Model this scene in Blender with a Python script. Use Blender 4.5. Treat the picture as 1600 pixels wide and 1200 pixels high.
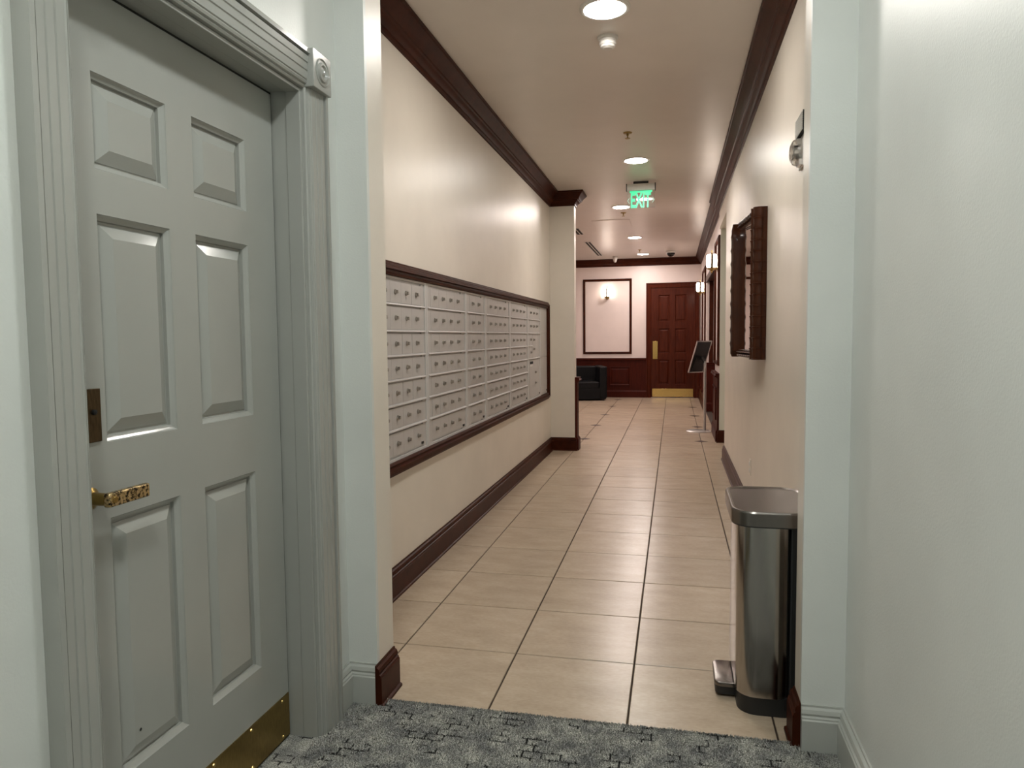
import bpy, bmesh, math, random
from mathutils import Vector, Matrix

# Every coordinate below is in floor tiles; one tile is 0.5 m.
S = 0.5
rnd = random.Random(7)
scene = bpy.context.scene
COL = scene.collection
for o in list(bpy.data.objects):
    bpy.data.objects.remove(o)

# ------------------------------------------------------------------ camera
cam = bpy.data.cameras.new('camera')
cam.sensor_width = 36
cam.lens = 36 * 1125.4 / 1600
cam.clip_start = 0.02
cam_o = bpy.data.objects.new('camera', cam)
COL.objects.link(cam_o)
CR = Vector((0.975736614535652, 0.21873828445522062, -0.009571936485979943))
CU = Vector((-0.004879153392514499, 0.06543015432633403, 0.9978452228512218))
CF = Vector((-0.21889324547979308, 0.9735874166290458, -0.0649098549135949))
CP = Vector((2.305043, -5.859163, 2.701398)) * S
cam_o.matrix_world = Matrix(((CR.x, CU.x, -CF.x, CP.x), (CR.y, CU.y, -CF.y, CP.y),
                             (CR.z, CU.z, -CF.z, CP.z), (0, 0, 0, 1)))
scene.camera = cam_o

# ------------------------------------------------------------------ world, exposure
world = bpy.data.worlds.new('world')
scene.world = world
world.use_nodes = True
world.node_tree.nodes['Background'].inputs[0].default_value = (0.02, 0.02, 0.02, 1)
vs = scene.view_settings
vs.view_transform = 'Standard'
vs.look = 'None'
vs.gamma = 1
vs.use_curve_mapping = False
vs.exposure = 0.35
CORRIDOR_L = 152.0      # lamp lens strengths
LOBBY_L = 230.0
FOYER_L = 108.0
FOYER_BACK_L = 205.0
SCONCE_L = 16.0

# ------------------------------------------------------------------ materials
def new_mat(name):
    m = bpy.data.materials.new(name)
    m.use_nodes = True
    nt = m.node_tree
    return m, nt, nt.nodes['Principled BSDF']

def tex_coord(nt, scale=(1, 1, 1)):
    tc = nt.nodes.new('ShaderNodeTexCoord')
    mp = nt.nodes.new('ShaderNodeMapping')
    mp.inputs['Scale'].default_value = scale
    nt.links.new(tc.outputs['Object'], mp.inputs['Vector'])
    return mp.outputs['Vector']

def noise(nt, vec, scale, detail=3, rough=0.55):
    n = nt.nodes.new('ShaderNodeTexNoise')
    n.inputs['Scale'].default_value = scale
    n.inputs['Detail'].default_value = detail
    n.inputs['Roughness'].default_value = rough
    nt.links.new(vec, n.inputs['Vector'])
    return n.outputs['Fac']

def ramp(nt, fac, stops):
    r = nt.nodes.new('ShaderNodeValToRGB')
    el = r.color_ramp.elements
    while len(el) < len(stops):
        el.new(0.5)
    for e, (p, c) in zip(el, stops):
        e.position = p
        e.color = (*c, 1)
    nt.links.new(fac, r.inputs['Fac'])
    return r.outputs['Color']

def bump(nt, b, height, strength, dist=0.002):
    bn = nt.nodes.new('ShaderNodeBump')
    bn.inputs['Strength'].default_value = strength
    bn.inputs['Distance'].default_value = dist
    nt.links.new(height, bn.inputs['Height'])
    nt.links.new(bn.outputs['Normal'], b.inputs['Normal'])

def paint(name, c, rough=0.4, spec=0.5, bs=0.12, vary=0.04, scale=160):
    m, nt, b = new_mat(name)
    v = tex_coord(nt)
    n = noise(nt, v, 2.5, 4)
    lo = tuple(x * (1 - vary) for x in c)
    hi = tuple(min(1, x * (1 + vary)) for x in c)
    nt.links.new(ramp(nt, n, [(0.3, lo), (0.7, hi)]), b.inputs['Base Color'])
    b.inputs['Roughness'].default_value = rough
    b.inputs['Specular IOR Level'].default_value = spec
    bump(nt, b, noise(nt, v, scale, 2), bs)
    return m

def wood(name, dark, light, scale=(1, 1, 1), rough=0.36, coat=0.06, bs=0.06):
    m, nt, b = new_mat(name)
    v = tex_coord(nt, scale)
    n = noise(nt, v, 6.0, 6, 0.62)
    nt.links.new(ramp(nt, n, [(0.25, dark), (0.75, light)]), b.inputs['Base Color'])
    b.inputs['Roughness'].default_value = rough
    b.inputs['Coat Weight'].default_value = coat
    b.inputs['Specular IOR Level'].default_value = 0.11
    b.inputs['Coat Roughness'].default_value = 0.11
    bump(nt, b, n, bs)
    return m

def metal(name, c, rough=0.3, brushed=None, vary=0.1):
    m, nt, b = new_mat(name)
    v = tex_coord(nt, brushed or (1, 1, 1))
    n = noise(nt, v, 40 if brushed else 12, 4)
    nt.links.new(ramp(nt, n, [(0.3, tuple(x * (1 - vary) for x in c)), (0.7, c)]), b.inputs['Base Color'])
    b.inputs['Metallic'].default_value = 1
    b.inputs['Roughness'].default_value = rough
    if brushed:
        bump(nt, b, n, 0.05, 0.001)
    return m

def plain(name, c, rough=0.5, metallic=0.0, spec=0.5):
    m, nt, b = new_mat(name)
    v = tex_coord(nt)
    n = noise(nt, v, 30, 2)
    nt.links.new(ramp(nt, n, [(0.3, tuple(x * 0.93 for x in c)), (0.7, c)]), b.inputs['Base Color'])
    b.inputs['Roughness'].default_value = rough
    b.inputs['Metallic'].default_value = metallic
    b.inputs['Specular IOR Level'].default_value = spec
    return m

def glow(name, c, strength, base=(0.9, 0.9, 0.9)):
    m, nt, b = new_mat(name)
    b.inputs['Base Color'].default_value = (*base, 1)
    b.inputs['Emission Color'].default_value = (*c, 1)
    b.inputs['Emission Strength'].default_value = strength
    b.inputs['Roughness'].default_value = 0.3
    return m

M_SAGE = paint('sage_white_paint', (0.67, 0.68, 0.645), 0.38, 0.5, 0.22)
M_SAGE_TRIM = paint('sage_gloss_trim_paint', (0.345, 0.346, 0.318), 0.16, 0.5, 0.03)
M_SAGE_BASE = paint('sage_baseboard_paint', (0.44, 0.445, 0.41), 0.28, 0.5, 0.04)
M_CREAM = paint('cream_wall_paint', (0.73, 0.67, 0.585), 0.36, 0.5, 0.16)
M_LOBBY = paint('rose_cream_wall_paint', (0.76, 0.66, 0.62), 0.40, 0.5, 0.12)
M_CEIL = paint('beige_ceiling_paint', (0.70, 0.64, 0.585), 0.30, 0.5, 0.06, 0.03, 60)
M_JAMB = paint('pale_passage_paint', (0.68, 0.68, 0.60), 0.33, 0.5, 0.10)
M_MAHOG = wood('mahogany_trim', (0.024, 0.0045, 0.0013), (0.062, 0.0130, 0.0045), (1.5, 1.5, 1.5), 0.42, 0.0)
M_MAHOG_V = wood('mahogany_door', (0.034, 0.0055, 0.0022), (0.086, 0.017, 0.0066), (6, 6, 0.6))
M_MAHOG_P = wood('mahogany_panelling', (0.028, 0.0042, 0.0022), (0.070, 0.0105, 0.0048), (6, 6, 0.6), 0.45, 0.0)
M_BAMBOO = wood('dark_lacquered_bamboo', (0.022, 0.0065, 0.003), (0.070, 0.021, 0.008), (5, 5, 0.8), 0.3, 0.15)
M_STEEL = metal('brushed_steel', (0.42, 0.40, 0.375), 0.16, (1, 1, 60), 0.12)
M_STEEL_LID = metal('brushed_steel_lid', (0.22, 0.20, 0.185), 0.26, (60, 1, 1), 0.1)
M_BRASS = metal('polished_brass', (0.66, 0.46, 0.16), 0.22, (1, 20, 1), 0.15)
M_BRASS_DARK = metal('aged_brass', (0.40, 0.27, 0.085), 0.3, (1, 6, 1), 0.3)
M_BRONZE = metal('dark_bronze', (0.12, 0.088, 0.05), 0.35, (1, 6, 1), 0.4)
M_CHROME = metal('chrome', (0.75, 0.73, 0.70), 0.12)
M_NICKEL = metal('dull_nickel', (0.42, 0.40, 0.37), 0.3)
M_ALU = metal('satin_aluminium', (0.60, 0.58, 0.56), 0.32)
M_MAILBOX = paint('grey_beige_enamel', (0.48, 0.455, 0.44), 0.34, 0.5, 0.03, 0.03)
M_MAILFRAME = paint('grey_beige_frame_enamel', (0.55, 0.535, 0.525), 0.32, 0.5, 0.03, 0.03)
M_BLACKP = plain('black_plastic', (0.012, 0.012, 0.012), 0.45)
M_LEATHER = plain('black_leather', (0.005, 0.005, 0.006), 0.45, 0, 0.18)
M_WHITEP = plain('white_plastic', (0.72, 0.70, 0.66), 0.4)
M_GROUT = plain('dark_grout', (0.045, 0.028, 0.018), 0.9)
M_DARK = plain('dark_void', (0.01, 0.009, 0.008), 0.8)
M_MIRROR = metal('mirror_glass', (0.86, 0.86, 0.86), 0.02, None, 0.02)
M_INSET = plain('dark_brown_inset_tile', (0.05, 0.024, 0.014), 0.6, 0, 0.2)
M_LENS_C = glow('corridor_lamp_lens', (1.0, 0.95, 0.885), CORRIDOR_L)
M_LENS_L = glow('lobby_lamp_lens', (1.0, 0.88, 0.825), LOBBY_L)
M_LENS_F = glow('foyer_lamp_lens', (0.93, 1.0, 0.99), FOYER_L)
M_LENS_B = glow('added_foyer_fill_lens', (0.95, 1.0, 0.96), FOYER_BACK_L)  # lens of the added fill light behind the camera
M_GLASS_S = glow('opal_sconce_glass', (1.0, 0.86, 0.74), SCONCE_L)
M_EXIT = glow('green_exit_letter', (0.005, 0.72, 0.30), 0.7, (0.05, 0.6, 0.3))
M_EXITG = glow('pale_green_edge_glow', (0.35, 0.8, 0.6), 0.12, (0.5, 0.7, 0.6))

def glass_mat(name, c, rough=0.02):
    m, nt, b = new_mat(name)
    b.inputs['Base Color'].default_value = (*c, 1)
    b.inputs['Transmission Weight'].default_value = 0.95
    b.inputs['Roughness'].default_value = rough
    b.inputs['IOR'].default_value = 1.45
    return m
M_ACRYLIC = glass_mat('clear_acrylic', (0.95, 1, 0.97))
M_STROBE = glass_mat('clear_strobe_lens', (0.9, 0.9, 0.88), 0.15)

def tile_mat():
    m, nt, b = new_mat('tan_ceramic_tile')
    tc = nt.nodes.new('ShaderNodeTexCoord')
    oi = nt.nodes.new('ShaderNodeObjectInfo')
    add = nt.nodes.new('ShaderNodeVectorMath')
    add.operation = 'ADD'
    nt.links.new(tc.outputs['Object'], add.inputs[0])
    mul = nt.nodes.new('ShaderNodeVectorMath')
    mul.operation = 'MULTIPLY'
    nt.links.new(oi.outputs['Location'], mul.inputs[0])
    mul.inputs[1].default_value = (7.3, 5.1, 1)
    nt.links.new(mul.outputs[0], add.inputs[1])
    mp = nt.nodes.new('ShaderNodeMapping')
    mp.inputs['Scale'].default_value = (1, 2.2, 1)
    nt.links.new(add.outputs[0], mp.inputs['Vector'])
    n1 = noise(nt, mp.outputs[0], 4.0, 6, 0.65)
    n2 = noise(nt, mp.outputs[0], 45, 4, 0.6)
    mx = nt.nodes.new('ShaderNodeMix')
    mx.data_type = 'FLOAT'
    mx.inputs[0].default_value = 0.35
    nt.links.new(n1, mx.inputs[2])
    nt.links.new(n2, mx.inputs[3])
    c = ramp(nt, mx.outputs[0], [(0.3, (0.375, 0.285, 0.205)), (0.5, (0.460, 0.360, 0.262)), (0.72, (0.545, 0.440, 0.330))])
    hs = nt.nodes.new('ShaderNodeHueSaturation')
    nt.links.new(c, hs.inputs['Color'])
    mr = nt.nodes.new('ShaderNodeMapRange')
    mr.inputs['To Min'].default_value = 0.94
    mr.inputs['To Max'].default_value = 1.05
    nt.links.new(oi.outputs['Random'], mr.inputs['Value'])
    nt.links.new(mr.outputs[0], hs.inputs['Value'])
    nt.links.new(hs.outputs[0], b.inputs['Base Color'])
    b.inputs['Roughness'].default_value = 0.27
    bump(nt, b, n2, 0.03)
    return m
M_TILE = tile_mat()

def carpet_mat():
    m, nt, b = new_mat('grey_flecked_carpet')
    v = tex_coord(nt)
    n1 = noise(nt, v, 240, 2, 0.6)
    n2 = noise(nt, v, 14, 3)
    c1 = ramp(nt, n1, [(0.33, (0.13, 0.128, 0.118)), (0.5, (0.33, 0.328, 0.305)), (0.68, (0.60, 0.595, 0.56))])
    c2 = ramp(nt, n2, [(0.35, (0.62, 0.62, 0.64)), (0.65, (1.15, 1.14, 1.10))])
    mm = nt.nodes.new('ShaderNodeMix')
    mm.data_type = 'RGBA'
    mm.blend_type = 'MULTIPLY'
    mm.inputs[0].default_value = 1
    nt.links.new(c1, mm.inputs[6])
    nt.links.new(c2, mm.inputs[7])
    br = nt.nodes.new('ShaderNodeTexBrick')
    br.inputs['Scale'].default_value = 1
    br.inputs['Mortar Size'].default_value = 0.0035
    br.inputs['Mortar Smooth'].default_value = 0.3
    br.inputs['Brick Width'].default_value = 0.062
    br.inputs['Row Height'].default_value = 0.036
    br.inputs['Color1'].default_value = (0, 0, 0, 1)
    br.inputs['Color2'].default_value = (0, 0, 0, 1)
    br.inputs['Mortar'].default_value = (1, 1, 1, 1)
    nt.links.new(v, br.inputs['Vector'])
    n3 = noise(nt, v, 9, 3, 0.7)
    msk = ramp(nt, n3, [(0.52, (0, 0, 0)), (0.57, (1, 1, 1))])
    k = nt.nodes.new('ShaderNodeMix')
    k.data_type = 'RGBA'
    k.blend_type = 'MULTIPLY'
    k.inputs[0].default_value = 1
    nt.links.new(br.outputs['Color'], k.inputs[6])
    nt.links.new(msk, k.inputs[7])
    fin = nt.nodes.new('ShaderNodeMix')
    fin.data_type = 'RGBA'
    nt.links.new(k.outputs[2], fin.inputs[0])
    nt.links.new(mm.outputs[2], fin.inputs[6])
    fin.inputs[7].default_value = (0.032, 0.031, 0.030, 1)
    nt.links.new(fin.outputs[2], b.inputs['Base Color'])
    b.inputs['Roughness'].default_value = 0.95
    b.inputs['Specular IOR Level'].default_value = 0.1
    bump(nt, b, n1, 0.8, 0.004)
    return m
M_CARPET = carpet_mat()

def lever_mat():
    m, nt, b = new_mat('tarnished_brass')
    v = tex_coord(nt)
    n = noise(nt, v, 130, 3, 0.7)
    nt.links.new(ramp(nt, n, [(0.44, (0.035, 0.024, 0.016)), (0.52, (0.60, 0.43, 0.20)), (0.75, (0.72, 0.56, 0.34))]), b.inputs['Base Color'])
    b.inputs['Metallic'].default_value = 0.85
    b.inputs['Roughness'].default_value = 0.32
    return m
M_LEVER = lever_mat()

# ------------------------------------------------------------------ mesh builder
class MB:
    def __init__(self):
        self.v = []
        self.f = []

    def poly(self, pts):
        n = len(self.v)
        self.v += [tuple(p) for p in pts]
        self.f.append(tuple(range(n, n + len(pts))))
        return self

    def box(self, x0, x1, y0, y1, z0, z1):
        n = len(self.v)
        self.v += [(x, y, z) for z in (z0, z1) for y in (y0, y1) for x in (x0, x1)]
        for q in ((0, 2, 3, 1), (4, 5, 7, 6), (0, 1, 5, 4), (2, 6, 7, 3), (0, 4, 6, 2), (1, 3, 7, 5)):
            self.f.append(tuple(n + i for i in q))
        return self

    def rings(self, rings, closed=True, caps=True):
        """loft between rings of equal length"""
        n0 = len(self.v)
        k = len(rings[0])
        for r in rings:
            self.v += [tuple(p) for p in r]
        for i in range(len(rings) - 1):
            for j in range(k if closed else k - 1):
                a = n0 + i * k + j
                b = n0 + i * k + (j + 1) % k
                self.f.append((a, b, b + k, a + k))
        if caps:
            self.f.append(tuple(n0 + j for j in range(k))[::-1])
            self.f.append(tuple(n0 + (len(rings) - 1) * k + j for j in range(k)))
        return self

    def prism(self, prof, axis, a, b):
        """closed 2-D profile extruded along an axis; profile is in the two other axes, in x,y,z order"""
        def P(p, t):
            q = list(p)
            q.insert(axis, t)
            return q
        return self.rings([[P(p, a) for p in prof], [P(p, b) for p in prof]])

    def sweep(self, path, N, prof, closed=False):
        """profile (u sideways = N x tangent, v along N) along a mitred path"""
        N = Vector(N)
        pts = [Vector(p) for p in path]
        n = len(pts)
        rings = []
        for i, p in enumerate(pts):
            t1 = (pts[(i + 1) % n] - p) if (closed or i < n - 1) else (p - pts[i - 1])
            t0 = (p - pts[i - 1]) if (closed or i > 0) else t1
            s0 = N.cross(t0.normalized())
            s1 = N.cross(t1.normalized())
            m = s0 + s1
            m = m / (m.dot(s0) or 1)
            rings.append([p + m * u + N * v for u, v in prof])
        if closed:
            rings.append(rings[0])
        return self.rings(rings, caps=not closed)

    def lathe(self, prof, o, axis=(0, 0, 1), n=24, arc=None):
        """prof: (radius, height along axis)"""
        A = Vector(axis).normalized()
        X = A.orthogonal().normalized()
        Y = A.cross(X)
        o = Vector(o)
        rings = []
        for r, h in prof:
            rings.append([o + A * h + (X * math.cos(2 * math.pi * j / n) + Y * math.sin(2 * math.pi * j / n)) * max(r, 1e-4) for j in range(n)])
        return self.rings(rings)

    def cyl(self, p0, p1, r, n=16, r1=None):
        p0 = Vector(p0)
        d = Vector(p1) - p0
        return self.lathe([(r, 0), (r if r1 is None else r1, d.length)], p0, d, n)

    def rrect(self, x0, x1, y0, y1, z0, z1, rad, n=5, z_in=0.0):
        """box with rounded vertical edges (and softened top when z_in > 0)"""
        def ring(z, ins):
            R = max(rad - ins, 0.002)
            out = []
            for cx, cy, a0 in ((x1 - ins - R, y1 - ins - R, 0), (x0 + ins + R, y1 - ins - R, 90), (x0 + ins + R, y0 + ins + R, 180), (x1 - ins - R, y0 + ins + R, 270)):
                for k in range(n + 1):
                    a = math.radians(a0 + 90 * k / n)
                    out.append((cx + R * math.cos(a), cy + R * math.sin(a), z))
            return out
        rs = [ring(z0, 0), ring(z1 - z_in, 0)]
        if z_in:
            rs += [ring(z1 - z_in * 0.3, z_in * 0.3), ring(z1, z_in)]
        return self.rings(rs)

    def build(self, name, m, parent=None, loc=None, smooth=True, bevel=0, base=None, angle=24):
        """verts are in scene tiles; a child keeps its root's origin"""
        if base is None:
            base = tuple(parent['_base']) if parent is not None and '_base' in parent else (0, 0, 0)
            if loc is not None:
                base = (0, 0, 0)
        me = bpy.data.meshes.new(name)
        me.from_pydata([((x - base[0]) * S, (y - base[1]) * S, (z - base[2]) * S) for x, y, z in self.v], [], self.f)
        bm = bmesh.new()
        bm.from_mesh(me)
        bmesh.ops.recalc_face_normals(bm, faces=bm.faces)
        bm.to_mesh(me)
        bm.free()
        me.materials.append(m)
        if smooth:
            me.polygons.foreach_set('use_smooth', [True] * len(me.polygons))
            me.set_sharp_from_angle(angle=math.radians(angle))
        return link(me, name, parent, loc, bevel, base if parent is None else None)

BASES = {}
def link(me, name, parent=None, loc=None, bevel=0, base=None):
    o = bpy.data.objects.new(name, me)
    COL.objects.link(o)
    if parent is not None:
        o.parent = parent
    if loc is not None:
        o.location = Vector(loc) * S
    elif base is not None:
        o.location = Vector(base) * S
    if bevel:
        b = o.modifiers.new('bevel', 'BEVEL')
        b.width = bevel * S
        b.segments = 2
        b.limit_method = 'ANGLE'
    return o

class Root:
    pass

def thing(name, label, cat, loc=(0, 0, 0), rotz=0, group=None):
    o = bpy.data.objects.new(name, None)
    o.empty_display_size = 0.05
    COL.objects.link(o)
    o.location = Vector(loc) * S
    o.rotation_euler = (0, 0, rotz)
    tag(o, label, cat, group)
    return o

def tag(o, label, cat, group=None):
    o['label'] = label
    o['category'] = cat
    if group:
        o['group'] = group
    return o

def part(mb, name, m, root, local=False, **k):
    """a part of a thing; scene coordinates unless local"""
    if local:
        return mb.build(name, m, root, base=(0, 0, 0), **k)
    r = root
    b = Vector((0, 0, 0))
    while r is not None:
        b += r.location / S
        r = r.parent
    return mb.build(name, m, root, base=tuple(b), **k)

def struct(mb, name, m, **k):
    o = mb.build(name, m, None, **k)
    o['kind'] = 'structure'
    return o

def srect(u0, u1, v0, v1):
    return [(u0, v0), (u1, v0), (u1, v1), (u0, v1)]

def relief(mb, mapf, u0, u1, v0, v1, panels, levels):
    """a flat face with stepped panels cut into it. levels: (inset, depth)"""
    us = sorted({u0, u1, *[p[0] for p in panels], *[p[1] for p in panels]})
    vv = sorted({v0, v1, *[p[2] for p in panels], *[p[3] for p in panels]})
    for i in range(len(us) - 1):
        for j in range(len(vv) - 1):
            cu, cv = (us[i] + us[i + 1]) / 2, (vv[j] + vv[j + 1]) / 2
            if any(p[0] < cu < p[1] and p[2] < cv < p[3] for p in panels):
                continue
            mb.poly([mapf(u, v, 0) for u, v in srect(us[i], us[i + 1], vv[j], vv[j + 1])])
    for a, b, c, d in panels:
        prev = [mapf(u, v, 0) for u, v in srect(a, b, c, d)]
        for ins, dep in levels:
            cur = [mapf(u, v, dep) for u, v in srect(a + ins, b - ins, c + ins, d - ins)]
            for k in range(4):
                mb.poly([prev[k], prev[(k + 1) % 4], cur[(k + 1) % 4], cur[k]])
            prev = cur
        mb.poly(prev)
    return mb

# ------------------------------------------------------------------ the setting: shell
CEIL = 6.05
XL, XR, YB, PY = -0.55, 3.39, 26.2, 11.03      # corridor walls, far wall, pier front

floor = struct(MB().box(-4.7, 5.8, -1.0, 26.6, -0.3, -0.012), 'floor', M_GROUT, smooth=False)
GAP = 0.0065
full = {}
def tile(x0, x1, y0, y1):
    w, d = x1 - x0, y1 - y0
    if w < 0.05 or d < 0.05:
        return
    key = (round(w, 3), round(d, 3))
    if key not in full:
        b = MB()
        c = 0.004
        r0 = [(GAP, GAP, -0.012), (w - GAP, GAP, -0.012), (w - GAP, d - GAP, -0.012), (GAP, d - GAP, -0.012)]
        r1 = [(x, y, -c) for x, y, z in r0]
        r2 = [(GAP + c, GAP + c, 0), (w - GAP - c, GAP + c, 0), (w - GAP - c, d - GAP - c, 0), (GAP + c, d - GAP - c, 0)]
        b.rings([r0, r1, r2])
        o = b.build('tile', M_TILE, floor, loc=(x0, y0, 0), smooth=False)
        full[key] = o.data
    else:
        link(full[key], 'tile', floor, (x0, y0, 0))
for j in range(-1, 27):
    lo, hi = (XL, XR) if j < 11 else (-4.5, 3.43)
    if j in (10, 11, 12):
        hi = 5.5
    for i in range(-5, 6):
        a, b = max(i, lo), min(i + 1, hi)
        if b - a > 0.05:
            tile(a, b, j, min(j + 1, YB))
for k, x in ((13, 0), (16, 0), (19, 0), (22, 0), (25, 0), (13, 3), (16, 3), (19, 3), (22, 3)):
    r = 0.165
    part(MB().prism([(x - r, k), (x, k - r), (x + r, k), (x, k + r)], 2, -0.01, 0.003), 'inset', M_INSET, floor, smooth=False)

ceiling = struct(MB().box(-4.7, 5.8, -9.2, 26.6, CEIL, CEIL + 0.3), 'ceiling', M_CEIL, smooth=False)
part(MB().box(-0.05, 1.05, 15.3, 16.7, CEIL - 0.012, CEIL + 0.01), 'access_panel', M_CEIL, ceiling, bevel=0.006)

# foyer in front of the opening
w = MB()
w.box(-0.45, -0.04, -1.549, -0.99, 0, CEIL).box(-0.45, -0.04, -3.402, -1.549, 4.301, CEIL).box(-0.45, -0.04, -9.0, -3.402, 0, CEIL)
struct(w, 'wall_foyer_left', M_SAGE, smooth=False)
struct(MB().box(-0.04, 0.185, -1.04, -1.0, 0, CEIL), 'wall_opening_left', M_SAGE, smooth=False)
struct(MB().box(-0.9, 0.185, -1.0, -0.73, 0, CEIL), 'wall_opening_left_return', M_CREAM, smooth=False)
struct(MB().box(3.122, 3.62, -1.03, -0.99, 0, CEIL), 'wall_opening_right', M_SAGE, smooth=False)
struct(MB().box(3.122, 3.62, -0.99, -0.79, 0, CEIL), 'wall_opening_right_return', M_CREAM, smooth=False)
struct(MB().box(3.385, 3.7, -9.0, -1.03, 0, CEIL), 'wall_foyer_right', M_SAGE, smooth=False)
struct(MB().box(-0.5, 3.7, -9.2, -9.0, 0, CEIL), 'wall_front', M_SAGE, smooth=False)
struct(MB().box(-0.5, 3.385, -9.0, -1.0, -0.3, 0.006), 'floor_foyer', M_GROUT, smooth=False)
# corridor
struct(MB().box(-0.9, XL, -0.73, 0.46, 0, CEIL).box(-0.9, XL, 10.47, PY, 0, CEIL).box(-0.9, XL, 0.46, 10.47, 0, 1.41).box(-0.9, XL, 0.46, 10.47, 3.345, CEIL).box(-0.9, XL - 0.065, 0.46, 10.47, 1.41, 3.345), 'wall_left', M_CREAM, smooth=False)
struct(MB().box(-0.9, 0.025, PY, 11.33, 0, CEIL), 'wall_pier_left', M_CREAM, smooth=False)
struct(MB().box(XR, 3.7, -0.79, 10.2, 0, CEIL).box(XR, 5.7, 10.2, 10.36, 0, CEIL).box(XR, 5.7, 10.36, 12.9, 5.33, CEIL), 'wall_right', M_CREAM, smooth=False)
struct(MB().box(5.5, 5.7, 10.36, 12.9, 0, 5.33), 'wall_passage_end', M_JAMB, smooth=False)
struct(MB().box(3.43, 5.7, 12.9, 12.94, 0, CEIL), 'wall_passage_far', M_JAMB, smooth=False)
# lobby
struct(MB().box(3.43, 4.4, 12.94, 14.95, 0, CEIL).box(3.43, 4.4, 14.95, 20.6, 4.68, CEIL).box(3.43, 4.4, 20.6, YB, 0, CEIL).box(3.8, 4.4, 14.95, 20.6, 0, 4.68), 'wall_lobby_right', M_LOBBY, smooth=False)
struct(MB().box(-4.7, 4.4, YB, YB + 0.3, 0, CEIL), 'wall_back', M_LOBBY, smooth=False)
struct(MB().box(-4.7, -4.5, 11.33, YB, 0, CEIL).box(-4.7, -0.9, 11.13, 11.33, 0, CEIL), 'wall_lobby_left', M_LOBBY, smooth=False)

# crown moulding: u away from the wall, v below the ceiling (negative)
CROWN = [(0, 0), (0.235, 0), (0.235, -0.035), (0.215, -0.04), (0.20, -0.065), (0.165, -0.10), (0.135, -0.15), (0.125, -0.175), (0.105, -0.18),
         (0.095, -0.20), (0.07, -0.215), (0.045, -0.245), (0.04, -0.262), (0.025, -0.268), (0.022, -0.31), (0, -0.315)]
def flip(p):
    return [(-u, v) for u, v in p]
Z = CEIL
struct(MB().sweep([(XL, -0.73, Z), (XL, PY, Z), (0.025, PY, Z), (0.025, 11.33, Z), (-0.9, 11.33, Z)], (0, 0, 1), flip(CROWN)), 'trim_1', M_MAHOG)
struct(MB().sweep([(XR, -0.79, Z), (XR, 12.9, Z), (3.43, 12.9, Z), (3.43, YB, Z), (-4.5, YB, Z)], (0, 0, 1), CROWN), 'trim_2', M_MAHOG)

# baseboards
BASE = [(0, 0), (0.05, 0), (0.05, 0.22), (0.043, 0.228), (0.043, 0.238), (0.03, 0.246), (0.036, 0.262), (0.028, 0.285), (0.012, 0.297), (0.012, 0.31), (0, 0.31)]
WBASE = [(0, 0), (0.068, 0), (0.066, 0.018), (0.05, 0.026), (0.05, 0.22), (0.043, 0.228), (0.043, 0.238), (0.03, 0.246), (0.036, 0.262), (0.028, 0.285), (0.012, 0.297), (0.012, 0.31), (0, 0.31)]
def base_run(name, path, m, prof, side):
    p = prof if side > 0 else flip(prof)
    return struct(MB().sweep([(x, y, 0) for x, y in path], (0, 0, 1), p), name, m)
base_run('baseboard_foyer_left', [(-0.04, -1.32), (-0.04, -1.04), (0.185, -1.04)], M_SAGE_BASE, BASE, -1)
base_run('baseboard_opening_left', [(0.185, -1.088), (0.185, -0.73)], M_MAHOG, WBASE, -1)
base_run('baseboard_foyer_right', [(3.122, -1.03), (3.385, -1.03), (3.385, -9.0)], M_SAGE_BASE, BASE, -1)
base_run('baseboard_opening_right', [(3.122, -1.03), (3.122, -0.79)], M_MAHOG, WBASE, 1)
base_run('baseboard_left', [(XL, -0.73), (XL, PY), (0.025, PY), (0.025, 11.33)], M_MAHOG, WBASE, -1)
base_run('baseboard_right', [(XR, -0.79), (XR, 10.36)], M_MAHOG, WBASE, 1)
base_run('baseboard_passage', [(5.5, 12.9), (3.43, 12.9), (3.43, 14.95)], M_MAHOG, WBASE, 1)

# ------------------------------------------------------------------ left door
DX = -0.229
door1 = bpy.data.objects.new('door_1', None)
COL.objects.link(door1)
door1['kind'] = 'structure'
door1.location = Vector((DX, -1.565, 0)) * S
slab = MB()
P6 = [(a, b, c, d) for a, b in ((-3.066, -2.583), (-2.379, -1.886)) for c, d in ((3.474, 3.902), (2.238, 3.274), (0.636, 1.886))]
LV = [(0.002, -0.004), (0.006, -0.0085), (0.016, -0.0163), (0.026, -0.0221), (0.028, -0.043), (0.038, -0.044), (0.040, -0.036), (0.101, -0.008)]
relief(slab, lambda u, v, d: (DX + d, u, v), -3.374, -1.579, 0.03, 4.268, P6, LV)
slab.box(DX - 0.09, DX - 0.041, -3.374, -1.579, 0.03, 4.268)
for y0, y1, z0, z1 in ((-3.374, -3.374, 0.03, 4.268), (-1.579, -1.579, 0.03, 4.268)):
    slab.poly([(DX, y0, z0), (DX, y0, z1), (DX - 0.09, y0, z1), (DX - 0.09, y0, z0)])
slab.poly([(DX, -3.374, 4.268), (DX, -1.579, 4.268), (DX - 0.09, -1.579, 4.268), (DX - 0.09, -3.374, 4.268)])
slab.poly([(DX, -3.374, 0.03), (DX, -1.579, 0.03), (DX - 0.09, -1.579, 0.03), (DX - 0.09, -3.374, 0.03)])
part(slab, 'door_slab', M_SAGE_TRIM, door1, angle=20)
part(MB().box(DX - 0.03, DX - 0.006, -1.5795, -1.566, 0.02, 4.284).box(DX - 0.03, DX - 0.006, -3.385, -3.3735, 0.02, 4.284).box(DX - 0.03, DX - 0.006, -3.385, -1.566, 4.2675, 4.284), 'gap_shade_strip', M_DARK, door1, smooth=False)  # dark strip standing in for the shade in the gap round the slab
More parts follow.
